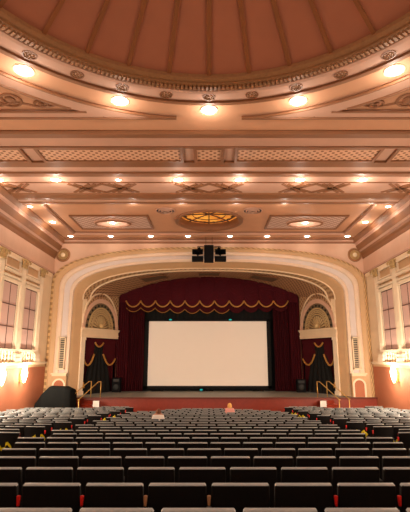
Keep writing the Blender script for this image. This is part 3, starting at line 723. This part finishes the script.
# floor monitors and speakers at the stage edges
for x0, x1, z1, y, lb in ((-6.72, -6.15, -1.35, 32.6, 'black loudspeaker cabinet on stage at the foot of the left curtain'), (6.1, 6.7, -1.45, 32.6, 'black loudspeaker cabinet on stage at the foot of the right curtain')):
    t = thing('loudspeaker', lb, 'speaker', ((x0 + x1) / 2, y, R(ZST)))
    mb = MB(); mb.box(x0, x1, y - .3, y + .25, R(ZST), R(z1)); mb.build('cabinet', BLKM, t)
    mb = MB(); xm = (x0 + x1) / 2; mb.revolve([(.2, 0), (.18, .03), (.05, -.02), (0, 0)], (0, 0), 16, T=lambda a, b, z: (xm + a, y - .31 - z * .5, R(ZST) + .35 + b)); mb.build('woofer', IRON, t, True)
    mb = MB(); mb.box(x0 + .1, x1 - .1, y - .32, y - .3, R(z1) - .25, R(z1) - .08); mb.build('horn', IRON, t)
# covered console left of the stage
t = thing('covered_console', 'bulky organ console under a black cloth cover on the left of the stage front', 'covered instrument', (-9.1, 26.6, zf(26.6)))
zb = zf(26.6); mb = MB()
outl = [(-9.78, .3), (-9.70, 1.15), (-9.40, 1.62), (-8.98, 2.06), (-8.12, 2.03), (-7.76, 1.86), (-7.72, 1.1), (-7.70, .0)]
P = []
for j, (yy, sc) in enumerate(((26.2, .0), (26.22, .90), (26.3, .985), (26.8, 1.0), (27.2, .99), (27.5, .9), (27.52, 0))):
    row = []
    for i in range(len(outl) - 1):
        for q in range(5):
            f = q / 5; x = outl[i][0] + (outl[i + 1][0] - outl[i][0]) * f; z = outl[i][1] + (outl[i + 1][1] - outl[i][1]) * f
            row.append((x, yy + .03 * sin(x * 9 + z * 4), zb - .02 + (z + .02) * sc))
    row.append((outl[-1][0], yy, zb - .02)); P.append(row)
mb.surf(P); mb.build('cloth_cover', mat('black_cover_cloth', (.008, .009, .009), .9, .08), t, True)
mb = MB(); mb.box(-9.4, -7.9, 26.4, 27.3, zb - .02, zb + .9); mb.box(-9.0, -8.0, 26.5, 27.2, zb + .9, zb + 1.5); mb.build('console_body', REDD, t)

# ------------------------------------------------------------------ hanging speaker cluster
t = thing('speaker_cluster', 'black loudspeaker cluster hanging in front of the arch crown', 'speaker', (0, 27.9, R(6.1)))
mb = MB(); mb.box(-.31, .29, 27.7, 28.25, R(5.95), R(7.0)); mb.build('main_cabinet', BLKM, t)
for s, nm in ((-1, 'left'), (1, 'right')):
    mb = MB(); cx = s * .72
    def TH(x, y, z, cx=cx): return (cx + x, 27.85 + y, R(6.52) + z)
    F = [TH(-.34, -.3, -.17), TH(.34, -.3, -.17), TH(.34, -.3, .17), TH(-.34, -.3, .17)]; G = [TH(-.08, .25, -.07), TH(.08, .25, -.07), TH(.08, .25, .07), TH(-.08, .25, .07)]
    for i in range(4): j = (i + 1) % 4; mb.quad([F[i], F[j], G[j], G[i]])
    mb.quad(G); mb.tube([TH(0, .25, 0), TH(0, .42, 0)], .1, 10); mb.build('horn', BLKM, t)
    mb = MB(); mb.box(cx - .36, cx + .36, 27.6, 28.1, R(5.98), R(6.26)); mb.box(cx - .3, cx + .3, 27.58, 27.6, R(6.02), R(6.22)); mb.build('lower_cabinet', BLKM, t)
    mb = MB(); mb.tube([(cx, 27.85, R(6.2)), (cx, 27.85, R(6.95))], .02); mb.tube([(cx, 27.85, R(6.93)), (s * .25, 27.95, R(6.93))], .025); mb.ball((cx - s * .1, 27.85, R(6.8)), .09, 8); mb.build('bracket', BLKM, t)
for x in (-.2, .2):
    mb = MB(); mb.tube([(x, 27.95, R(6.95)), (x, 27.95, HC + .02)], .012); mb.build('cable', BLKM, t)

# ------------------------------------------------------------------ seats
def seat_meshes():
    M = {}
    me = rbox(.495, .060, .58, .014, 3)
    for v in me.vertices:
        x, y, z = v.co
        dy = -.10 * (x / .25) ** 2 * .55 + (z * -.22)        # wraps forward at the sides and leans back
        corner = max(0, abs(x) - .19); dzz = -9 * corner * corner if z > .15 else 0
        if z > .2: dzz += .16 * y - .01 * (1 - (x / .25) ** 2)
        v.co = (x, y - dy * .9 if False else y + (.10 * .5 * (x / .25) ** 2) - z * .20, z + dzz + .69)
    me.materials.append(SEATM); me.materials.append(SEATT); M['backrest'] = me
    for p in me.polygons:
        if p.normal.z > .45: p.material_index = 1  # upward faces get the painted reflection
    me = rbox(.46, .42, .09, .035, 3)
    for v in me.vertices: v.co = (v.co.x, v.co.y + .28, v.co.z + .43)
    me.materials.append(SEATC); M['seat_cushion'] = me
    me = rbox(.05, .36, .035, .014, 2)
    for v in me.vertices: v.co = (v.co.x - .27, v.co.y + .20, v.co.z + .66)
    me.materials.append(IRON); M['armrest'] = me
    me2 = me.copy(); me2.materials.clear(); me2.materials.append(WOODA); M['armrest_wood'] = me2
    mb = MB(); mb.box(-.29, -.255, .02, .32, .05, .645); mb.box(-.295, -.25, -.02, .36, 0, .05); o = mb.build('tmp', IRON); M['standard'] = o.data; bpy.data.objects.remove(o)
    me = rbox(.030, .03, .085, .008, 2)
    for v in me.vertices: v.co = (v.co.x * (1.15 if v.co.z > 0 else .7) - .27, v.co.y - .02, v.co.z + .83)
    me.materials.append(REDT); M['red_tape_marker'] = me
    me2 = me.copy(); me2.materials.clear(); me2.materials.append(WOODA); M['wooden_arm_end'] = me2
    return M
SM = seat_meshes()
seats = []                                              # (depth, x, y, yaw, block, row, seat number, flags)
def vis(x, y):
    z = E - drop(y) ; zo = y * .9753 + (z - E) * .221
    return zo > 1.5 and abs(x) / zo < .475
W_ = .54
for r in range(23):
    y = 3.27 + .94 * r; off = .0 if r % 2 else .2
    n0, n1 = -6, 6
    lim = 3.6
    if r >= 19: lim = {19: 3.3, 20: 2.95, 21: 2.4, 22: 1.75}[r]
    for k in range(-7, 7):
        x = off + W_ * (k + .5)
        if abs(x) + .27 > lim or not vis(abs(x) - .25, y): continue
        seats.append((y, x, y, 0, 'centre', r, k))
for sx in (-1, 1):
    for r in range(25):
        y0 = 3.6 + .94 * r
        if y0 > 26.2: continue
        edge = 4.40 - (0, .27, .12, .39)[r % 4]
        for k in range(10):
            xx = edge + W_ * (k + .5) * cos(.07); y = y0 + W_ * (k + .5) * sin(.07)
            if xx > 9.75 or not vis(xx - .25, y): continue
            if sx < 0 and y > 25.0 and xx > 7.3: continue
            if y > 25.3 and 5.9 < xx < 8.6: continue
            seats.append((math.hypot(xx, y), sx * xx, y, sx * .07, side_word(sx), r, k))
seats.sort(key=lambda s: s[0])
def place(parent, mesh, name):
    o = bpy.data.objects.new(name, mesh); C.objects.link(o); o.parent = parent; return o
near, far = seats[:300], seats[300:]
maxk = {}
for s in seats: maxk[(s[4], s[5])] = max(maxk.get((s[4], s[5]), -99), s[6])
tapes = {}
def nth(i): return words[i]
rmin = {b: min(q[5] for q in seats if q[4] == b) for b in ('left', 'right')}
for (dd, x, y, yaw, blk, r, k) in near:
    z = zf(y)
    if blk == 'centre':
        rank = 1 + sum(1 for q in seats if q[4] == 'centre' and q[5] == r and (q[1] < 0) == (x < 0) and abs(q[1]) < abs(x) - .01)
        lb = 'black theatre seat, centre block, %s row from camera, %s seat %s of the middle' % (nth(r + 1), nth(rank), 'left' if x < 0 else 'right')
    else: lb = 'black theatre seat, %s block, %s row from the back, %s' % (blk, nth(r + 1 - rmin[blk]), 'on the aisle' if k == 0 else '%s from the aisle' % nth(k + 1))
    t = thing('theatre_seat', lb, 'seat', (x, y, z), 'black seats of the %s block' % blk); t.rotation_euler.z = yaw
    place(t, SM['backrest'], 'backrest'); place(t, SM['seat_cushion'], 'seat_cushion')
    place(t, SM['armrest_wood'] if (blk == 'centre' and r == 0 and .3 < x < .6) or (blk == 'centre' and r == 0 and -.2 < x < .1) else SM['armrest'], 'armrest'); place(t, SM['standard'], 'leg')
    last = k == maxk[(blk, r)] if blk != 'left' else k == 0
    if last:
        a = place(t, SM['armrest'], 'armrest'); a.location.x = .54; a = place(t, SM['standard'], 'leg'); a.location.x = .54
    if blk != 'centre' and k == 0:
        a = place(t, SM['red_tape_marker'], 'red_tape_marker')
        if blk == 'left': a.location.x = .54
    if blk == 'centre' and r == 1 and min(abs(x - q) for q in (-1.35, -.81, 1.35, 1.89)) < .1: place(t, SM['red_tape_marker'], 'red_tape_marker')
    if blk == 'centre' and r == 1 and min(abs(x - q) for q in (-.27, .27)) < .1: place(t, SM['wooden_arm_end'], 'wooden_arm_end')
# the rest, far away: one mass of seats
def joined(lst, key):
    vs, fs = [], []
    me = SM[key]; V = [v.co.copy() for v in me.vertices]; F = [tuple(p.vertices) for p in me.polygons]
    for (dd, x, y, yaw, blk, r, k) in lst:
        b = len(vs); c_, s_ = cos(yaw), sin(yaw); z = zf(y)
        vs += [(x + c_ * v.x - s_ * v.y, y + s_ * v.x + c_ * v.y, z + v.z) for v in V]; fs += [tuple(b + i for i in f) for f in F]
    return vs, fs
av, af, am = [], [], []
for mi, key in enumerate(('backrest', 'seat_cushion', 'armrest', 'standard')):
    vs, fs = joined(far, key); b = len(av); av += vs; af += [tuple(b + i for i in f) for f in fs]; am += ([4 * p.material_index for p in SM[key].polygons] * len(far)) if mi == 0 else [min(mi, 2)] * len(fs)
vs, fs = joined([s for s in far if s[4] != 'centre' and s[6] == 0], 'red_tape_marker'); b = len(av)
vs2 = [v for v in vs]
nv = len(SM['red_tape_marker'].vertices); ends = [s for s in far if s[4] != 'centre' and s[6] == 0]
for i, s in enumerate(ends):
    if s[4] == 'left':
        for j in range(nv): v = vs2[i * nv + j]; vs2[i * nv + j] = (v[0] + .54, v[1], v[2])
av += vs2; af += [tuple(b + i for i in f) for f in fs]; am += [3] * len(fs)
me = bpy.data.meshes.new('theatre_seats'); me.from_pydata(av, [], af)
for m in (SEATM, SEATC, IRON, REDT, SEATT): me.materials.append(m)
for p, mi in zip(me.polygons, am): p.material_index = mi; p.use_smooth = True
o = bpy.data.objects.new('theatre_seats', me); C.objects.link(o); tag(o, 'distant rows of black theatre seats filling the front of the hall', 'seats', None, 'stuff')

# yellow tape strips tied in the aisles
for s, y, q in ((-1, 9.3, 1), (-1, 11.2, 1), (-1, 13.1, 1), (-1, 18.6, 1), (-1, 20.5, 1), (1, 8.4, 1), (1, 10.3, 1), (1, 12.6, 1), (1, 20.6, 1), (1, 22.4, 1)):
    z = zf(y); x = s * 4.12
    t = thing('tape_strip', 'strip of yellow tape tied at the %s aisle' % side_word(s), 'tape', (x, y, z + .5), 'yellow tapes along the aisles')
    idx = tapes.setdefault(s, []); idx.append(t)
    mb = MB(); pts = []
    for i in range(9): pts.append([(x - s * .03 * i + .02 * sin(i * 2), y + .02 * i, z + .72 + .06 * sin(i * 1.4) + dz_) for dz_ in (0, .06)])
    mb.surf(pts); mb.surf([[(x + .02 * sin(i * 2.0) + q_, y - .02, z + .76 - .03 * i) for q_ in (0, .05)] for i in range(6)])
    mb.build('ribbon', YELT, t)
    mb = MB(); mb.ball((x, y, z + .75), .04, 8); mb.build('knot', YELT, t)
for s, L_ in tapes.items():
    for i, t in enumerate(L_): t['label'] = 'strip of yellow tape tied beside the %s aisle, %s from the camera' % (side_word(s), words[i + 1])

# ------------------------------------------------------------------ people
def skin(name, verts, edges, radii, m, parent=None, sub=2):
    me = bpy.data.meshes.new(name); me.from_pydata(verts, edges, [])
    o = bpy.data.objects.new(name, me); C.objects.link(o)
    sk = o.modifiers.new('s', 'SKIN'); sk.use_smooth_shade = True
    me.skin_vertices[0].data[0].use_root = True
    for i, r in enumerate(radii):
        rr = r if isinstance(r, tuple) else (r, r); me.skin_vertices[0].data[i].radius = rr
    ss = o.modifiers.new('u', 'SUBSURF'); ss.levels = sub; ss.render_levels = sub
    dg = bpy.context.evaluated_depsgraph_get(); dg.update()
    nm = bpy.data.meshes.new_from_object(o.evaluated_get(dg)); bpy.data.objects.remove(o)
    nm.materials.clear(); nm.materials.append(m)
    for p in nm.polygons: p.use_smooth = True; p.material_index = 0
    o = bpy.data.objects.new(name, nm); C.objects.link(o)
    if parent: o.parent = parent
    return o
SKINM = mat('skin', (.55, .28, .18), .6)
def person(x, y, label, shirtm, hairm, bald=False, long=False, z0=.5, hd=.66):
    t = thing('person', label, 'person', (x, y, zf(y) + .0))
    V = [(0, .16, z0), (0, .12, z0 + .22), (0, .09, z0 + .42), (0, .10, z0 + .52), (0, .13, z0 + hd - .08)]
    Ed = [(0, 1), (1, 2), (2, 3), (3, 4)]; Rr = [(.15, .11), (.13, .10), (.135, .10), (.06, .06), (.055, .055)]
    for s in (-1, 1):
        b = len(V); V += [(s * .14, .09, z0 + .45), (s * .185, .10, z0 + .24), (s * .20, .32, z0 + .14), (s * .21, .40, z0 + .13)]
        Ed += [(2, b), (b, b + 1), (b + 1, b + 2), (b + 2, b + 3)]; Rr += [.065, .05, .036, (.04, .02)]
        for q in range(5):                                   # five fingers, the thumb from the side of the palm
            fx = s * .21 + (-.032 + .016 * q) * s; b2 = len(V)
            if q == 0: V += [(s * .175, .41, z0 + .125), (s * .165, .44, z0 + .115)]
            else: V += [(fx, .45, z0 + .13), (fx, .485 - .006 * abs(q - 2), z0 + .105)]
            Ed += [(b + 3, b2), (b2, b2 + 1)]; Rr += [.010, .008]
        b = len(V); V += [(s * .09, .20, z0), (s * .11, .58, z0 + .02), (s * .11, .62, .10), (s * .11, .74, .05)]
        Ed += [(0, b), (b, b + 1), (b + 1, b + 2), (b + 2, b + 3)]; Rr += [.085, .06, .045, .035]
    skin('body', V, Ed, Rr, SKINM, t)
    Vs = [(0, .16, z0), (0, .12, z0 + .22), (0, .09, z0 + .43), (0, .09, z0 + .50)]; Es = [(0, 1), (1, 2), (2, 3)]; Rs = [(.17, .13), (.15, .12), (.155, .12), (.085, .08)]
    for s in (-1, 1):
        b = len(Vs); Vs += [(s * .145, .09, z0 + .45), (s * .185, .10, z0 + .24), (s * .195, .26, z0 + .155)]; Es += [(2, b), (b, b + 1), (b + 1, b + 2)]; Rs += [.07, .055, .046]
    skin('shirt', Vs, Es, Rs, shirtm, t)
    Vp = [(0, .17, z0)]; Ep = []; Rp = [(.18, .13)]
    for s in (-1, 1):
        b = len(Vp); Vp += [(s * .09, .20, z0), (s * .11, .58, z0 + .02), (s * .11, .62, .12)]; Ep += [(0, b), (b, b + 1), (b + 1, b + 2)]; Rp += [.10, .075, .06]
    skin('trousers', Vp, Ep, Rp, mat('dark_trousers', (.03, .03, .05), .8), t)
    hc = Vector((0, .15, z0 + hd)); mb = MB()
    mb.ball(hc, .105, 12, (.82, .98, 1.15)); mb.ball(hc + Vector((0, .095, -.02)), .022, 6, (.7, 1, 1.2))
    for s in (-1, 1): mb.ball(hc + Vector((s * .088, 0, -.01)), .028, 6, (.4, .8, 1.1))
    mb.ball(hc + Vector((0, .085, -.065)), .022, 6, (1.2, .5, .35)); h = mb.build('head', SKINM, smooth=True); h.parent = t
    mb = MB()
    for s in (-1, 1): mb.ball(hc + Vector((s * .034, .090, .015)), .013, 6)
    e_ = mb.build('eyes', IRON, smooth=True); e_.parent = h
    mb = MB(); n_ = 14; P = []
    for i in range(n_ + 1):
        t_ = (.15 if bald else 0) * PI + (.62 if long else .52) * PI * i / n_ * (1 if not bald else .8); row = []
        for j in range(25):
            a = 2 * PI * j / 24; front = max(0, sin(a)); tt = t_ * (1 - .42 * front); row.append(hc + Vector((.114 * .86 * sin(tt) * cos(a), .114 * sin(tt) * sin(a) - .006, .118 * 1.17 * cos(tt) + .002)))
        P.append(row)
    mb.surf(P)
    if long: mb.tube([hc + Vector((0, -.05, .05)), hc + Vector((0, -.08, -.03)), hc + Vector((0, -.075, -.10))], [.05, .06, .03], 10)
    hr = mb.build('hair', hairm, smooth=True); hr.parent = t
    return t
person(-1.68, 15.60, 'person with short brown hair in a white shirt, seated left of centre', mat('white_shirt', (.85, .83, .80), .7), mat('brown_hair', (.16, .06, .03), .7), z0=.575, hd=.545)
person(.90, 20.38, 'person with fair hair in a pink top, seated right of centre', mat('pink_top', (.75, .36, .32), .7), mat('fair_hair', (.75, .42, .12), .6), long=True, z0=.60, hd=.585)

# ------------------------------------------------------------------ light and camera
fill = bpy.data.lights.new('screen_fill_spot', 'SPOT'); fill.energy = 3500; fill.color = (1, .93, .82); fill.spot_size = math.radians(15.5); fill.spot_blend = .4; fill.shadow_soft_size = .1  # added spot behind the camera to brighten the screen, no known source
fill_ob = bpy.data.objects.new('screen_fill_spot', fill); C.objects.link(fill_ob); fill_ob.location = (0, -7.5, R(3.2))
fill_ob.rotation_euler = (Vector((sxc, 33.4, R(.35))) - Vector(fill_ob.location)).to_track_quat('-Z', 'Y').to_euler()
w = bpy.data.worlds.new('world'); bpy.context.scene.world = w; w.use_nodes = True
w.node_tree.nodes['Background'].inputs[0].default_value = (1, .72, .5, 1); w.node_tree.nodes['Background'].inputs[1].default_value = .05
cam = bpy.data.cameras.new('camera'); co = bpy.data.objects.new('camera', cam); C.objects.link(co)
co.location = (0, 0, E); co.rotation_euler = (PI / 2 + math.atan(102 / 450), 0, 0)
cam.sensor_fit = 'HORIZONTAL'; cam.sensor_width = 36; cam.lens = 450 / 410 * 36; cam.shift_x = -4 / 410; cam.clip_end = 200
bpy.context.scene.camera = co
vs_ = bpy.context.scene.view_settings
vs_.view_transform = 'Standard'; vs_.look = 'None'; vs_.gamma = 1; vs_.use_curve_mapping = False; vs_.exposure = 0.42
